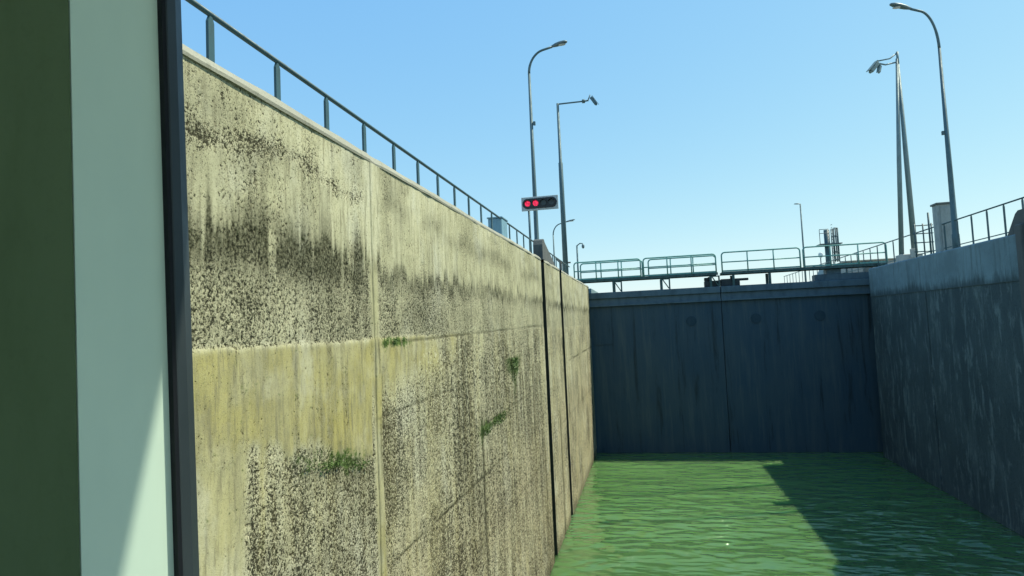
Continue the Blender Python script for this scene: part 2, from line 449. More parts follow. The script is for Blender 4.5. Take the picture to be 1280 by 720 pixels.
    # surface offset: joints and lines are cut in
    off = -.035 * np.clip(line, 0, 1) - .012 * c(soot) * (mid + low > .5) + .010 * c(tt) + .012 * j
    return dict(pit=np.clip(pit, 0, 1.1), tan=c(tan), soot=c(soot), green=np.clip(green, 0, 1.4), pale=c(pale), brown=c(brown)), off
def spaced(a, b_, d):
    n = max(1, int(round((b_ - a) / d))); return np.linspace(a, b_, n + 1)
def dense_face(segs, zs):
    V = []; F = []; base = 0; at = {k: [] for k in ('pit', 'tan', 'soot', 'green', 'pale', 'brown')}
    for ys in segs:
        Y, Z = np.meshgrid(ys, zs, indexing='ij')
        m, off = wall_masks(Y, Z)
        edge = np.zeros_like(Y)
        V.append(np.stack([XL + off, Y, Z], -1).reshape(-1, 3))
        for k in at: at[k].append(m[k].reshape(-1))
        ny, nz = Y.shape
        i = np.arange(ny - 1)[:, None] * nz + np.arange(nz - 1)[None, :] + base
        F.append(np.stack([i, i + nz, i + nz + 1, i + 1], -1).reshape(-1, 4))
        base += ny * nz
    V = np.concatenate(V); F = np.concatenate(F)
    me = bpy.data.meshes.new('concrete_face')
    me.vertices.add(len(V)); me.vertices.foreach_set('co', V.astype(np.float32).ravel())
    me.loops.add(F.size); me.loops.foreach_set('vertex_index', F.astype(np.int32).ravel())
    me.polygons.add(len(F)); me.polygons.foreach_set('loop_start', np.arange(0, F.size, 4, dtype=np.int32))
    me.update(calc_edges=True)
    me.polygons.foreach_set('use_smooth', np.ones(len(F), dtype=bool))
    for k in at:
        a = me.attributes.new(k, 'FLOAT', 'POINT'); a.data.foreach_set('value', np.concatenate(at[k]).astype(np.float32))
    me.materials.append(M['leftwall'])
    return bpy.data.objects.new('concrete_face', me)

lw = thing('lock_wall', 'sunlit pitted concrete lock wall with pale drips and green algae', 'wall', (XL, 14, ZW), 'side walls of the lock')
def inv(o, p):      # children are built in world coordinates
    o.matrix_parent_inverse = Matrix.Translation(-Vector(p.location)); return o
SLOTS = ((24.95, 25.75), (30.4, 31.15))
zs = spaced(-9.5, ZT - .15, .024)
near = np.concatenate([spaced(3.6, 9.3, .013)[:-1], spaced(9.3, 14, .022)[:-1], spaced(14, SLOTS[0][0], .045)])
face = dense_face([np.concatenate([spaced(YB, 3.6, .5)]), near, spaced(SLOTS[0][1], SLOTS[1][0], .05), spaced(SLOTS[1][1], YG, .06)], zs)
link(face, lw); inv(face, lw)
for a, b_ in SLOTS:       # stop-log slots cut into the wall
    s = MB(); dpt = .6; q = 9.5
    zt = ZT - .02
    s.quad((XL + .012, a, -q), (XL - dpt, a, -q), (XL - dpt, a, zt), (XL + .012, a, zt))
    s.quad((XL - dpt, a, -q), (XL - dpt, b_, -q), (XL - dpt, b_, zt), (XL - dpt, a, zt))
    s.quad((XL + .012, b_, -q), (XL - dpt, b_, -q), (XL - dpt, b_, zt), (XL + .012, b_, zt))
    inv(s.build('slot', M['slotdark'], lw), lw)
c = MB(); seg = [YB, 8.93, SLOTS[0][0]]
def coping_run(y0, y1, proj):
    n = max(2, int((y1 - y0) / (.22 if y0 > -5 else 2)))
    prof = [(XL - .3, ZT - .15), (XL + proj, ZT - .15), (XL + proj + .006, ZT - .115), (XL + proj - .045, ZT - .022), (XL + proj - .10, ZT), (XL - 1.6, ZT), (XL - 1.6, ZT - .15)]
    rows = []
    for i in range(n + 1):
        y = y0 + (y1 - y0) * i / n; r_ = []
        for k, (x, z) in enumerate(prof):
            if 1 <= k <= 4:
                j = float(vn(np.array([y * 1.7]), np.array([k * .45]), 71)[0]) - .5
                j2 = float(vn(np.array([y * .35]), np.array([k * .2]), 73)[0]) - .5
                chip = max(0, float(vn(np.array([y * 3.1]), np.array([.3]), 77)[0]) - .80) * .22 if k in (1, 2, 3) else 0
                x += .022 * j + .02 * j2 - chip; z += .016 * j * (k != 1) + .012 * j2
            r_.append(c.bm.verts.new((x, y, z)))
        rows.append(r_)
    m_ = len(prof)
    for a, b2 in zip(rows, rows[1:]):
        for k in range(m_): 
            f = c.bm.faces.new((a[k], a[(k + 1) % m_], b2[(k + 1) % m_], b2[k])); f.smooth = False
    c.bm.faces.new(rows[0][::-1]); c.bm.faces.new(rows[-1])
# the profile is in (x, z)
for y0, y1, pr in ((YB, -4, .035), (-3.985, 8.93, .035), (8.945, 17, .022), (17.012, SLOTS[0][0], .022), (SLOTS[0][1], SLOTS[1][0], .022), (SLOTS[1][1], YG, .022)):
    coping_run(y0, y1, pr)
for a, b_ in SLOTS:
    c.box((XL - 1.1, (a + b_) / 2, ZT - .065), (.98, b_ - a, .126))
inv(c.build('coping', M['coping'], lw), lw)
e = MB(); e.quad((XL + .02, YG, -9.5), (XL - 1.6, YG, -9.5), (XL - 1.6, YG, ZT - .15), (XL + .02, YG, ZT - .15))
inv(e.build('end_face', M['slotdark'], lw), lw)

# ------------------------------------------------------------------ weeds growing from the wall joints
M['weed'] = None
def weed_material():
    m, t, b = newmat('weed_leaf')
    n = t.noise(t.coord(), 9, 3, .6)
    t.l.new(t.mix(t.ramp(n, .35, .65), (.045, .095, .015), (.085, .145, .028)), b.inputs['Base Color'])
    b.inputs['Roughness'].default_value = .7
    return m
M['weed'] = weed_material()
def weed(label, y0, y1, zf, drop, n, size, taper):
    t = thing('wall_weed', label, 'plant', (XL, (y0 + y1) / 2, zf((y0 + y1) / 2)), 'weeds on the sunlit lock wall')
    b_ = MB(); clumps = [(random.random(), random.uniform(.35, 1)) for _ in range(max(5, int((y1 - y0) * 5)))]
    for i in range(n):
        u, k = random.choice(clumps)
        u = min(1, max(0, u + random.gauss(0, .05)))
        d = random.random() ** 1.4 * drop * k
        u = .5 + (u - .5) * (1 - taper * d / max(drop, .01))
        y = y0 + (y1 - y0) * u
        c = Vector((XL + .012 + random.random() * .06 * (1 - .5 * d / drop), y, zf(y) - d + random.uniform(0, .04)))
        a = Vector((random.uniform(.1, 1), random.gauss(0, .6), random.uniform(-1, .3))).normalized()
        q = a.orthogonal().normalized(); q.rotate(Matrix.Rotation(random.uniform(0, 6.28), 3, a))
        r = size * random.uniform(.5, 1.2)
        b_.quad(c - q * r * .35, c + a * r * .5 - q * r * .1, c + a * r, c + a * r * .5 + q * r * .35)
    inv(b_.build('foliage', M['weed'], t), t)
weed('green weed hanging in a triangle high on the wall before the slots', 18.5, 19.5, lambda y: -.92, 1.0, 420, .07, .75)
weed('ragged green weed along the slanting joint in the middle of the wall', 15.0, 17.4, lambda y: -2.36 + .03 * (y - 15), .32, 420, .06, .1)
weed('dark green tufts topping the coarse speckled patch on the near wall', 6.9, 8.5, lambda y: -1.24 - .20 * (y - 5.7), .12, 300, .035, 0)
weed('small green tufts under the joint at the pale vertical seam', 9.2, 10.3, lambda y: -.12, .08, 160, .035, 0)

# ------------------------------------------------------------------ right wall
YR = 44.6
rw = thing('lock_wall', 'dark wet lock wall in shade with pale concrete parapet band', 'wall', (XR, 14, ZW), 'side walls of the lock')
s = MB()
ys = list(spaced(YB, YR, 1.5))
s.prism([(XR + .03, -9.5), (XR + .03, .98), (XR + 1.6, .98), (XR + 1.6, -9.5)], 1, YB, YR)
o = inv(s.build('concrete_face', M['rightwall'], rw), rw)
s = MB()
brk = [YB, -20, -5, 10, 20, 28.4, 36.5, YR]
for a, b_ in zip(brk, brk[1:]):
    s.prism([(XR, .94), (XR, ZT - .06), (XR + .05, ZT), (XR + 1.6, ZT), (XR + 1.6, .985), (XR + .026, .985), (XR + .01, .94)], 1, a + .006, b_ - .006)
inv(s.build('parapet', M['parapet'], rw), rw)
s = MB()
for yy in (20.0, 36.5):
    s.box((XR + .01, yy, -4.2), (.06, .20, 10.2), None, .02)
inv(s.build('joint_cover', M['rightwall'], rw), rw)
# gate recess and upstream walls
s = MB()
s.prism([(XR + 1.3, YR), (XR + 1.3, YG + 2.5), (XR + 3, YG + 2.5), (XR + 3, YR)], 2, -9.5, ZT - .004)
inv(s.build('gate_recess', M['rightwall'], rw), rw)
for x0, x1, lab in ((XL - 1.6, XL, 'left upstream quay wall running on behind the closed lock gate'), (XR, XR + 1.6, 'right upstream quay wall running on behind the closed lock gate')):
    s = MB(); s.box(((x0 + x1) / 2, (YG + 2.6 + 160) / 2, -3.4), (x1 - x0, 160 - YG - 2.6, ZT * 2 + 6.7), None, .03)
    tag(s.build('quay_wall', M['parapet']), lab, 'wall')

# slot guards that rise above the coping beside the slots
def guard(name, label, sx, x, y0, y1, zb, sl):
    t = thing(name, label, 'guard', (x, (y0 + y1) / 2, ZT), 'slot guards on the wall edges')
    b_ = MB()
    top = .86
    ya = y1 - sl
    prof = [(y0, ZT - .01), (y0 + .03, ZT + top * .7), (y0 + .12, ZT + top * .92), (y0 + .3, ZT + top), (ya - .2, ZT + top), (ya, ZT + top * .88), (y1 - .1, ZT + .12), (y1, ZT - .01)]
    xa, xb = (x + sx * .03, x + sx * .42)
    b_.prism(prof, 0, min(xa, xb), max(xa, xb))
    inv(b_.build('guard_block', M['hump'], t), t)
    if zb > 2: return t
    f = MB()
    f.box((x - sx * .07, y0 + 1.0, (ZT + .3 + zb) / 2), (.20, .42, ZT + .3 - zb), None, .05)
    inv(f.build('fender_strip', M['hump'], t), t)
    return t
guard('slot_guard', 'small dark tapered guard standing on the sunlit wall edge at the slots', -1, XL, 25.8, 29.2, 2.3, 2.7)
guard('slot_guard', 'round topped dark guard on the shaded wall edge with fender strip below', 1, XR, 26.4, 28.5, -.2, .65)

# ------------------------------------------------------------------ lock gate (two leaves with their walkways)
def leaf(name, label, x0, x1, walk, holes, double):
    t = thing(name, label, 'lock gate', ((x0 + x1) / 2, YG + .1, ZW), 'leaves of the lock gate')
    yf = YG + .12
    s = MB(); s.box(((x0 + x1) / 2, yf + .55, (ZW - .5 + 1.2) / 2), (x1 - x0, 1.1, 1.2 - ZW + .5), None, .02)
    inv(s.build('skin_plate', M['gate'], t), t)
    s = MB()
    s.box(((x0 + x1) / 2, yf + .45, 1.98), (x1 - x0 - .02, 1.3, .44), None, .03)
    s.box(((x0 + x1) / 2, yf + .50, 1.48), (x1 - x0 - .02, 1.1, .556), None, .02)
    s.box(((x0 + x1) / 2, yf - .06, 1.25), (x1 - x0 - .02, .30, .10))
    inv(s.build('top_beam', M['gatebeam'], t), t)
    for hx in holes:
        h = MB(); h.tube([(hx, yf - .05, -.1), (hx, yf + .02, -.1)], .34, 20)
        inv(h.build('port_shade_disc', M['blackhole'], t), t)  # dark disc: shade of a round opening put into its colour
    # walkway
    w0, w1 = walk
    zd = 3.12
    d = MB()
    d.box(((w0 + w1) / 2, yf + .45, zd), (w1 - w0, 1.1, .10), None, .01)
    for yy in (yf - .12, yf + 1.02):
        d.box(((w0 + w1) / 2, yy, zd - .03), (w1 - w0, .07, .18))
    inv(d.build('walkway_deck', M['deck'], t), t)
    xs = np.linspace(w0 + 2.4, w1 - .5, 3) if double else [w0 + .75, w0 + 3.1]
    for xx in xs:
        for yy in (yf - .08, yf + .98):
            k = MB(); k.box((xx, yy, (2.2 + zd - .16) / 2), (.16, .14, zd - .16 - 2.2))
            if double and yy < yf:
                k.bar((xx + .06, yf - .08, 2.95), (xx + .5, yf - .08, 2.25), .07, .07)
                k.box((xx + .55, yf - .08, (2.2 + zd - .16) / 2), (.10, .10, zd - .16 - 2.2))
                k.box((xx + .3, yf - .08, zd - .2), (.6, .09, .08))
            inv(k.build('walkway_support', M['deck'], t), t)
    return t, yf, zd
def rail_panel(t, x0, x1, y, zd, h, mat, nposts=4, name='railing'):
    p = MB(); r = .22; rr = .048
    pts = [(x0, y, zd + .05)]
    for k in range(6):
        a = math.pi - k * math.pi / 10
        pts.append((x0 + r + r * math.cos(a), y, zd + h - r + r * math.sin(a)))
    for k in range(6):
        a = math.pi / 2 - k * math.pi / 10
        pts.append((x1 - r + r * math.cos(a), y, zd + h - r + r * math.sin(a)))
    pts.append((x1, y, zd + .05))
    p.tube(pts, rr, 8)
    p.tube([(x0, y, zd + h * .52), (x1, y, zd + h * .52)], rr * .85, 8)
    for xx in np.linspace(x0, x1, nposts)[1:-1]:
        p.tube([(xx, y, zd + .05), (xx, y, zd + h)], rr * .9, 8)
    p.box(((x0 + x1) / 2, y, zd + .12), (x1 - x0, .012, .10))
    o = p.build(name, mat, t)
    return inv(o, t)
tl, yf, zd = leaf('lock_gate', 'left leaf of the dark steel lock gate with double railed walkway', -4.9, 5.045, (-4.6, 4.95), (3.0,), True)
for x0, x1 in ((-4.95, -.25), (-.05, 4.85)):
    rail_panel(tl, x0, x1, yf - .12, zd, 1.34, M['greenrail'])
    rail_panel(tl, x0 + .35, x1 + .12, yf + 1.02, zd, 1.34, M['greenrail'])
pl = MB(); pl.box((-3.1, yf - .02, -.55), (1.25, .05, 1.9)); inv(pl.build('patch_plate', M['gate'], tl), tl)
lk = MB(); lk.box((4.55, yf + .35, 2.42), (1.0, .7, .42), None, .04); lk.box((4.3, yf + .3, 2.75), (.5, .4, .22), None, .03)
inv(lk.build('latch_box', M['darksteel'], tl), tl)
tr, yf, zd2 = leaf('lock_gate', 'right leaf of the dark steel lock gate with single railed walkway', 5.075, 15.2, (5.2, 15.6), (7.25, 11.3), False)
for x0, x1 in ((5.25, 10.3), (10.5, 15.6)):
    rail_panel(tr, x0, x1, yf - .12, zd, 1.40, M['greenrail'])
lk = MB(); lk.box((5.75, yf + .35, 2.45), (1.25, .7, .5), None, .04); lk.box((6.5, yf + .2, 2.62), (.9, .3, .16), None, .03)
inv(lk.build('latch_box', M['darksteel'], tr), tr)
hs = MB(); hs.box((13.0, yf + .55, 2.42), (3.6, .9, .46), None, .05); hs.box((12.4, yf + .55, 2.80), (.9, .8, .36), None, .04)
inv(hs.build('gate_drive', M['gatebeam'], tr), tr)

# ------------------------------------------------------------------ guard railings along the walls
def wall_railing(name, label, x, ys, y0, y1, ztop, zmid, zbase):
    t = thing(name, label, 'railing', (x, (y0 + y1) / 2, zbase), 'guard railings on the quays')
    r = MB(); r.tube([(x, y0, ztop), (x, y1, ztop)], .034, 10); inv(r.build('top_rail', M['rail'], t), t)
    if zmid:
        r = MB(); r.tube([(x, y0, zmid), (x, y1, zmid)], .024, 8); inv(r.build('mid_rail', M['rail'], t), t)
    for y in ys:
        p = MB()
        hw = .052
        p.prism([(y - hw, zbase), (y + hw, zbase), (y + hw, ztop - .10), (y + .015, ztop - .02), (y - .015, ztop - .02), (y - hw, ztop - .10)], 0, x - .018, x + .018)
        p.box((x, y, zbase + .006), (.12, .14, .012))
        inv(p.build('post', M['rail'], t), t)
    return t
wall_railing('guard_railing', 'dark blue railing with one top rail along the sunlit wall', XL - .8, [6.42 - 1.37 * k for k in range(1, 8)] + [6.42 + 1.385 * k for k in range(0, 26)], -4.5, 41.8, 3.81, None, ZT)
wall_railing('guard_railing', 'dark railing with two rails along the shaded right wall', XR + 1.0, [26.4 + 1.385 * k for k in range(-14, 8)] + [26.4 + 1.385 * k for k in range(12, 36)], 6, 75, 4.29, 3.06, ZT - .05)
# a crosswise fence by the masts on the right
t = thing('crosswise_fence', 'short dark lattice fence beside the pale cabinet on right quay', 'railing', (15.2, 39.2, ZT))
p = MB()
for xx in np.linspace(14.80, 15.65, 3):
    p.tube([(xx, 39.2, ZT - .05), (xx, 39.2, 4.75)], .04, 8)
for zz in (3.2, 3.7, 4.2, 4.65):
    p.tube([(14.72, 39.2, zz), (15.72, 39.2, zz)], .03, 8)
inv(p.build('fence_bars', M['rail'], t), t)
p = MB(); p.tube([(14.98, 37.8, ZT - .05), (14.98, 37.8, 5.15)], .05, 8)
tag(p.build('marker_post', M['rail']), 'slim dark upright post just left of the pale cabinet', 'post')

# ------------------------------------------------------------------ lamps and masts
def head_mesh(tip, direc, L, wd, th):
    """cobra-head luminaire, tapered body"""
    d = Vector(direc).normalized(); up = Vector((0, 0, 1)); side = d.cross(up).normalized(); up = side.cross(d).normalized()
    b_ = MB(); rings = []
    prof = [(0, .22, .5), (.12, .42, .7), (.3, .8, .95), (.55, 1, 1), (.8, .92, .85), (.95, .6, .55), (1, .25, .25)]
    for s_, a, h in prof:
        c = Vector(tip) + d * L * s_
        ring = []
        for k in range(14):
            ang = 2 * math.pi * k / 14
            z = math.sin(ang) * th * h; z = z if z > 0 else z * .45
            ring.append(b_.bm.verts.new(c + side * math.cos(ang) * wd * a + up * z))
        rings.append(ring)
    for a, b2 in zip(rings, rings[1:]):
        for k in range(14):
            f = b_.bm.faces.new((a[k], a[(k + 1) % 14], b2[(k + 1) % 14], b2[k])); f.smooth = True
    b_.bm.faces.new(rings[0][::-1]); b_.bm.faces.new(rings[-1])
    return b_
def street_lamp(label, base, bend_z, arm, rise, L, r0, r1, mat='galv', head=(.85, .17, .14), boxz=None, cat='lamp'):
    x, y, z = base
    t = thing('street_lamp', label, cat, base, 'street lamps round the lock')
    p = MB()
    s = 1 if arm[0] >= 0 else -1
    mid = z + (bend_z - z) * .38
    p.tube([(x, y, z), (x, y, z + .9), (x, y, z + .95), (x, y, mid), (x, y, bend_z)], [r0 * 1.25, r0 * 1.2, r0, r0 * .85, r1], 12)
    p.box((x, y, z + .02), (r0 * 4, r0 * 4, .04))
    inv(p.build('pole', M[mat], t), t)
    a = MB(); pts = []
    d = Vector((arm[0], arm[1], 0)); Ln = d.length; d.normalize()
    n = 12
    for k in range(n + 1):
        ang = k / n * R(84)
        q = Vector((x, y, bend_z)) + d * (1 - math.cos(ang)) * Ln * .72 + Vector((0, 0, math.sin(ang) * rise * .93))
        pts.append(q)
    end = Vector((x, y, bend_z)) + d * Ln + Vector((0, 0, rise * 1.0))
    pts.append(end)
    a.tube(pts, [r1] * 4 + [r1 * .9] * (len(pts) - 4), 10)
    inv(a.build('arm', M[mat], t), t)
    dd = (end - pts[-2]).normalized()
    h = head_mesh(end - dd * .05, dd, *head)
    hd = inv(h.build('lamp_head', M['lamp'], t), t)
    g_ = MB(); c = end + dd * head[0] * .55
    g_.ellipsoid(c - Vector((0, 0, head[2] * .40)), (head[0] * .28, head[1] * .7, .04))
    g_.build('lamp_glass', M['glasslamp'], hd)
    if boxz:
        b_ = MB(); b_.box((x + s * (r0 * .8 + .05), y, boxz), (.12, .12, .2), None, .02)
        inv(b_.build('junction_box', M[mat], t), t)
    return t
street_lamp('tall curved street lamp standing behind the red traffic signal', (-5.2, 31.6, ZT), 12.9, (1.25, 0), 1.25, 1.2, .125, .065, boxz=10.3)
street_lamp('tall curved street lamp beside the pale cabinet on the right quay', (15.05, 35.1, ZT - .05), 13.0, (-1.15, 0), 2.2, 1.2, .14, .065, head=(1.05, .19, .15), boxz=8.7)
street_lamp('small far curved street lamp between the signal and the camera mast', (-8.0, 58, ZT - .05), 8.3, (1.15, 0), 1.1, 1, .09, .055, head=(1.0, .13, .10))
def far_post(label, base, top, headdir):
    x, y, z = base
    t = thing('street_lamp', label, 'lamp', base, 'street lamps round the lock')
    p = MB(); p.tube([(x, y, z), (x, y, top * .45), (x, y, top)], [.12, .1, .075], 10); inv(p.build('pole', M['galv'], t), t)
    h = head_mesh((x, y, top), headdir, .7, .14, .1); inv(h.build('lamp_head', M['lamp'], t), t)
    return t
far_post('thin distant lamp post rising behind the gate walkway railings', (18.35, 80, ZT - .05), 13.0, (-1, 0, .05))

def cam_head(t, p, d, s=1.0, parent=None, mat='galv_light'):
    d = Vector(d).normalized()
    b_ = MB(); b_.bar(Vector(p) - d * .28 * s, Vector(p) + d * .34 * s, .20 * s, .20 * s, .03)
    up = Vector((0, 0, 1)) - d * d.z; up.normalize()
    b_.bar(Vector(p) - d * .30 * s + up * .13 * s, Vector(p) + d * .45 * s + up * .13 * s, .24 * s, .03 * s)
    b_.tube([Vector(p) + d * .34 * s, Vector(p) + d * .42 * s], .07 * s, 10)
    return inv(b_.build('camera_housing', M[mat], t), t)
# gallows camera mast, left bank
t = thing('camera_mast', 'grey gallows mast holding a surveillance camera left of the gate', 'camera mast', (-5.3, 43.5, ZT), 'camera masts round the lock')
p = MB(); p.tube([(-5.25, 43.5, ZT), (-5.25, 43.5, 11.2), (-5.25, 43.5, 11.25), (-5.25, 43.5, 15.40)], [.19, .15, .11, .085], 12); p.box((-5.25, 43.5, ZT + .03), (.6, .6, .06))
inv(p.build('pole', M['galv'], t), t)
p = MB(); p.tube([(-5.25, 43.5, 15.35), (-3.35, 43.5, 15.35), (-3.1, 43.5, 15.37)], .055, 8); p.tube([(-3.55, 43.5, 15.35), (-3.35, 43.5, 15.35)], .13, 10)
p.tube([(-3.15, 43.5, 15.35), (-2.98, 43.5, 15.75)], .04, 8)
inv(p.build('arm', M['galv'], t), t)
cam_head(t, (-2.78, 43.4, 15.3), (.48, -.1, -.8), 1.0, mat='galv')
# A-frame camera mast, right bank
t = thing('camera_mast', 'pale two legged mast holding a camera on the right quay', 'camera mast', (15.3, 40, ZT), 'camera masts round the lock')
ZA = 14.5
p = MB(); p.tube([(14.33, 40, ZT + .3), (14.60, 40, 8.5), (14.93, 40, ZA)], [.13, .12, .07], 12); inv(p.build('leg', M['galv_light'], t), t)
p = MB(); p.tube([(15.10, 40.2, ZT + .3), (15.02, 40.1, 9.0), (14.98, 40.05, ZA)], [.16, .13, .07], 12); inv(p.build('leg', M['galv_light'], t), t)
p = MB(); p.tube([(14.98, 40, ZA + .35), (14.55, 40, ZA + .05), (13.85, 39.9, ZA - .05)], .04, 8); p.tube([(14.95, 40, ZA - .2), (14.3, 40, ZA - .28), (13.95, 39.9, ZA - .2)], .045, 8); p.tube([(14.97, 40, ZA - .3), (14.97, 40, ZA + .4)], .07, 8)
inv(p.build('arm', M['galv_light'], t), t)
cam_head(t, (13.68, 39.85, ZA - .38), (-.5, -.2, -.55), 1.15)
cam_head(t, (13.95, 39.9, ZA - .5), (-.2, -.2, -.6), .75)
p = MB(); p.box((14.75, 40.1, ZT + .18), (1.15, .8, .44), None, .04); p.box((14.8, 39.62, ZT + .42), (.3, .12, .5), None, .02); inv(p.build('footing', M['footing'], t), t)

# far pole with twin head on the left
t = thing('camera_mast', 'thin far post with a drooping hooked head near left gate end', 'camera mast', (-7.1, 70, ZT), 'camera masts round the lock')
p = MB(); p.tube([(-7.1, 70, ZT), (-7.1, 70, 8.7)], [.12, .08], 10); inv(p.build('pole', M['galv'], t), t)
p = MB(); p.tube([(-7.1, 70, 8.65), (-6.75, 70, 8.9), (-6.45, 70, 8.85)], .06, 8); inv(p.build('arm', M['galv'], t), t)
p = MB(); p.ellipsoid((-6.42, 70, 8.55), (.16, .16, .26)); inv(p.build('camera_housing', M['lamp'], t), t)
# short post with cross arm
t = thing('bracket_post', 'short dark post with a sideways arm at the foot of gallows mast', 'post', (-5.7, 44.6, ZT))
p = MB(); p.tube([(-5.75, 44.9, ZT), (-5.75, 44.9, 4.55)], .07, 8); inv(p.build('post', M['darksteel'], t), t)
p = MB(); p.tube([(-6.1, 44.9, 4.75), (-5.75, 44.9, 4.4), (-5.05, 44.9, 4.4)], .055, 8); inv(p.build('arm', M['darksteel'], t), t)

# ------------------------------------------------------------------ traffic signal
ysg = 30.0; cx, cz = -4.72, 5.89
t = thing('traffic_signal', 'wide white edged traffic signal board showing two red lights', 'traffic signal', (cx, ysg, ZT))
W2, H2 = .89, .33
p = MB(); p.box((cx, ysg + .06, cz), (W2 * 2, .10, H2 * 2), None, .015); inv(p.build('board', M['signwhite'], t), t)
p = MB(); poly = []
for k in range(24):
    a = 2 * math.pi * k / 24
    ox = .58 if math.cos(a) > 0 else -.58
    poly.append((cx + ox + .25 * math.cos(a), cz + .25 * math.sin(a)))
p.prism(poly, 1, ysg - .02, ysg + .008); inv(p.build('black_panel', M['signblack'], t), t)
for k in range(4):
    lx = cx - .58 + k * .387
    p = MB(); p.tube([(lx, ysg - .035, cz), (lx, ysg - .021, cz)], .135, 20)
    lens = inv(p.build('lens', M['red'] if k < 2 else M['lensoff'], t), t)
    if k < 2: lens['label'] = 'lit red lens'
    v = MB()       # visor over the lens
    n = 12
    for i in range(n):
        a0, a1 = R(10 + 160 * i / n), R(10 + 160 * (i + 1) / n)
        v.quad(*[(lx + .15 * math.cos(a), yy, cz + .15 * math.sin(a)) for a, yy in ((a0, ysg - .02), (a1, ysg - .02), (a1, ysg - .16), (a0, ysg - .16))])
    inv(v.build('visor', M['signblack'], t), t)
p = MB(); p.tube([(cx - .56, ysg + .16, ZT), (cx - .56, ysg + .16, cz + .2)], .055, 10); p.box((cx - .56, ysg + .16, ZT + .02), (.3, .3, .04)); inv(p.build('post', M['galv'], t), t)

# ------------------------------------------------------------------ cabinets
t = thing('switch_cabinet', 'tall pale switch cabinet with dark cap on the right quay', 'cabinet', (15.05, 36.6, ZT))
p = MB(); p.box((15.2, 36.6, 4.02), (.74, .6, 2.6), None, .02); inv(p.build('body', M['cabinet'], t), t)
p = MB(); p.box((15.2, 36.6, 5.37), (.86, .74, .10), None, .02); inv(p.build('cap', M['cabtop'], t), t)
p = MB(); p.box((15.22, 36.285, 4.0), (.54, .03, 2.3), None, .008); d = inv(p.build('door', M['cabinet'], t), t)
p = MB(); p.box((15.05, 36.26, 3.9), (.03, .03, .16)); p.build('handle', M['darksteel'], d)
t = thing('equipment_box', 'small blue grey box behind the railing on the sunlit wall', 'box', (-4.98, 22, ZT))
p = MB(); p.box((-5.0, 22.0, ZT + .55), (.50, .9, 1.06), None, .04); inv(p.build('body', M['bluebox'], t), t)
p = MB(); p.box((-5.0, 22.0, ZT + 1.10), (.56, .96, .05), None, .015); inv(p.build('lid', M['bluebox'], t), t)

# ------------------------------------------------------------------ beyond the gate
t = thing('ladder_tower', 'distant steel column with a caged ladder and top platform', 'tower', (18.65, 70, ZT))
p = MB(); p.tube([(18.35, 70, ZT - .05), (18.35, 70, 8.5)], .27, 12); inv(p.build('column', M['rail'], t), t)
p = MB()
for a in range(9):
    an = a / 8 * math.pi - math.pi / 2
    p.tube([(18.90 + .5 * math.cos(an), 70 + .5 * math.sin(an), 5.2), (18.90 + .5 * math.cos(an), 70 + .5 * math.sin(an), 8.6)], .035, 6)
for z in np.arange(5.4, 8.7, .8):
    p.tube([(18.90 + .5 * math.cos(a / 10 * math.pi - math.pi / 2), 70 + .5 * math.sin(a / 10 * math.pi - math.pi / 2), z) for a in range(11)], .04, 6)
inv(p.build('ladder_cage', M['rail'], t), t)
p = MB()
for sy in (-.22, .22): p.tube([(18.85, 70 + sy, ZT), (18.85, 70 + sy, 8.6)], .035, 6)
for z in np.arange(3.0, 9.2, .3): p.tube([(18.85, 69.78, z), (18.85, 70.22, z)], .025, 6)
inv(p.build('ladder', M['rail'], t), t)
p = MB(); p.box((18.50, 70, 7.0), (2.1, 1.6, .10)); p.tube([(17.50, 69.3, 8.5), (18.35, 69.3, 8.5)], .03, 6); p.tube([(17.50, 69.3, 7), (17.50, 69.3, 8.5)], .03, 6); p.tube([(17.50, 69.3, 8.1), (18.35, 69.3, 8.1)], .03, 6)
inv(p.build('platform', M['rail'], t), t)
t = thing('machine_house', 'low grey concrete machine housing with sloped end behind the gate', 'building', (14.5, 55, ZT))
p = MB(); p.prism([(13.4, ZT - .6), (14.2, 3.72), (15.4, 3.72), (15.4, ZT - .6)], 1, 54, 57); inv(p.build('sloped_wing', M['block'], t), t)
p = MB(); p.box((17.3, 55.6, 3.2), (3.6, 2.8, 1.5), None, .04); inv(p.build('wall', M['block'], t), t)
p = MB(); p.box((17.3, 55.6, 4.0), (3.9, 3.1, .10), None, .02); inv(p.build('roof', M['coping'], t), t)
p = MB(); p.box((17.0, 54.17, 3.4), (.7, .06, 1.0)); inv(p.build('door', M['cabtop'], t), t)
t = thing('round_mirror', 'small white round mirror on a post behind the right gate walkway', 'mirror', (14.9, 58, ZT))
p = MB(); p.tube([(14.6, 58, ZT - .05), (14.6, 58, 4.95)], .045, 8); inv(p.build('post', M['galv'], t), t)
p = MB(); p.ellipsoid((14.6, 57.92, 4.95), (.2, .05, .24)); inv(p.build('mirror_disc', M['white'], t), t)
# far quay railings
t = thing('guard_railing', 'distant low pale railing far behind the gate leaf on right', 'railing', (20, 62, ZT))
p = MB()
for zz in (3.4, 4.0, 4.6): p.tube([(17.2, 62, zz), (24, 62, zz)], .035, 6)
for xx in np.arange(17.2, 24.1, .85): p.tube([(xx, 62, ZT - .05), (xx, 62, 4.6)], .035, 6)
inv(p.build('rails', M['galv'], t), t)

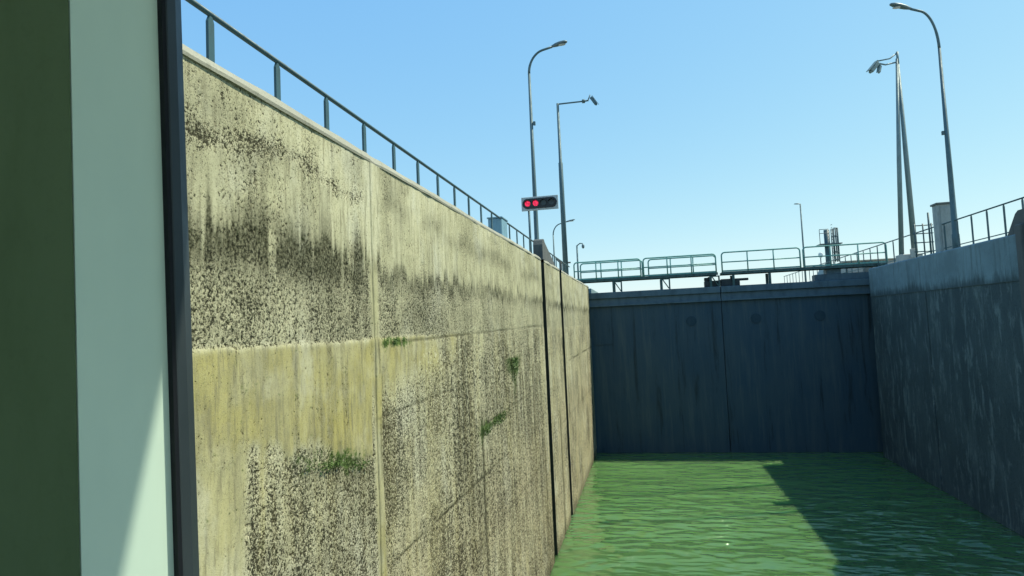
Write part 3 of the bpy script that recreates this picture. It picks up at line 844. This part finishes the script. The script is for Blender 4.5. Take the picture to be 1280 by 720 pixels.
# ------------------------------------------------------------------ the boat the picture is taken from
def white_jamb():
    m, t, b = newmat('white_jamb_paint')
    n = t.noise(t.coord((1, 1, .3)), 5, 4, .6)
    t.l.new(t.mix(t.ramp(n, .35, .7), (.53, .66, .57), (.49, .62, .54)), b.inputs['Base Color'])
    b.inputs['Roughness'].default_value = .55
    return m
M['jamb'] = white_jamb()
M['gasket_edge'] = paint('gasket_highlight_grey', (.024, .034, .040), .45, .1, .1)  # greyer than the rubber: the gasket's edge highlight put into colour
M['gasket'] = paint('black_rubber', (.004, .006, .010), .5, 0, .1, spec=.25)
M['cabin'] = paint('green_cabin_panel', (.105, .158, .075), .65, 0, .15)
M['hull'] = paint('white_hull', (.68, .7, .7), .4, 0, .12)
M['teak'] = paint('boat_deck', (.45, .5, .46), .7, 0, .2)
SUN = Vector((.64, .20, 1.0)).normalized()
bt = thing('passenger_boat', 'passenger boat whose dark green cabin and white window frame fill the left', 'boat', (1.4, -18, ZW))
# window post: the lines of its profile run from z0 to z1, raked a little
zb, ztp = -1.25, 1.50
def rk(x, y, z): return Vector((x - .022 * (z), y, z))
def skin(name, profile, mat, parent=None, close=True):
    b_ = MB(); lo = [b_.bm.verts.new(rk(x, y, zb)) for x, y in profile]; hi = [b_.bm.verts.new(rk(x, y, ztp)) for x, y in profile]
    n = len(profile)
    for i in range(n if close else n - 1): b_.bm.faces.new((lo[i], lo[(i + 1) % n], hi[(i + 1) % n], hi[i]))
    if close: b_.bm.faces.new(lo[::-1]); b_.bm.faces.new(hi)
    o = b_.build(name, mat, parent)
    return o
jamb = inv(skin('window_frame', [(-.861, .83), (-.7970, .9465), (-.7965, 1.0), (-.95, 1.0), (-.95, .85)], M['jamb'], bt), bt)
skin('gasket', [(-.7972, .9440), (-.7860, .9415), (-.7830, .9465), (-.797, 1.003), (-.799, 1.003)], M['gasket'], jamb)
skin('gasket_highlight', [(-.7828, .9470), (-.7815, .9490), (-.7790, .9665), (-.7875, .992), (-.7965, 1.002)], M['gasket_edge'], jamb)  # added strip that carries the highlight on the gasket's right edge
inv(skin('cabin_panel', [(-.8625, .8285), (-1.30, .800), (-1.30, .845), (-.952, .852)], M['cabin'], bt), bt)
p = MB(); p.box((.75, -1.877, 1.56), (4.3, 6.266, .12), None, .03); inv(p.build('roof', M['hull'], bt), bt)
for sx, ly in ((-1.31, 8.18),):
    p = MB(); p.box((sx, -3.3, .10), (.06, ly, 2.76)); inv(p.build('side_wall', M['hull'], bt), bt)
p = MB(); p.box((.85, .97, -1.1), (4.24, .06, .36), None, .01); inv(p.build('front_sill', M['hull'], bt), bt)
p = MB()
outl = [(-2.6, -40), (-2.6, -1.2), (-2.2, .4), (-1.0, 1.5), (1.7, 2.0), (4.4, 1.5), (5.6, .4), (6.0, -1.2), (6.0, -40)]
p.prism(outl, 2, ZW - .6, -1.3)
inv(p.build('hull', M['hull'], bt), bt)
p = MB(); p.prism([(x * .98 + .03, y * .98 - .05) for x, y in outl], 2, -1.296, -1.26); inv(p.build('deck', M['teak'], bt), bt)

# ------------------------------------------------------------------ camera
cam = bpy.data.cameras.new('camera'); co = bpy.data.objects.new('camera', cam); link(co)
cam.sensor_width = 36; cam.lens = 36 * 800 / 1280
cam.clip_start = .02; cam.clip_end = 9000
co.matrix_world = (Matrix.Rotation(R(11.77), 4, 'Z') @ Matrix.Rotation(math.pi / 2 + math.atan(49.4 / 800), 4, 'X') @ Matrix.Rotation(-.044, 4, 'Z'))
scn.camera = co

# ------------------------------------------------------------------ light
wd = bpy.data.worlds.new('World'); scn.world = wd; wd.use_nodes = True
t = NT(wd.node_tree); bg = wd.node_tree.nodes['Background']
sky = t.node('ShaderNodeTexSky', sky_type='NISHITA'); sky.sun_disc = False
el = math.asin(SUN.z); az = math.atan2(SUN.x, SUN.y)
sky.sun_elevation = el; sky.sun_rotation = az
sky.air_density = 1.0; sky.dust_density = .3; sky.ozone_density = 1.0
tint = t.mix(1.0, sky.outputs[0], (.75, 1.0, .95), 'MULTIPLY')
sep = t.node('ShaderNodeSeparateColor'); t.l.new(tint, sep.inputs[0])      # hazier, flatter sky
cmb = t.node('ShaderNodeCombineColor')
for i, (gm_, k_) in enumerate(((.80, .96), (.50, 1.49), (.12, 3.12))):
    t.l.new(t.math('MULTIPLY', t.math('POWER', sep.outputs[i], gm_), k_), cmb.inputs[i])
tint = cmb.outputs[0]
t.l.new(tint, bg.inputs[0]); bg.inputs[1].default_value = .15
sl = bpy.data.lights.new('sun', 'SUN'); so = bpy.data.objects.new('sun', sl); link(so)
sl.energy = 3.7; sl.angle = R(.5); sl.color = (1, .965, .76)
so.rotation_euler = SUN.to_track_quat('Z', 'Y').to_euler()

vs = scn.view_settings
vs.view_transform = 'Standard'; vs.look = 'None'; vs.exposure = .75; vs.gamma = 1; vs.use_curve_mapping = False
scn.cycles.max_bounces = 8
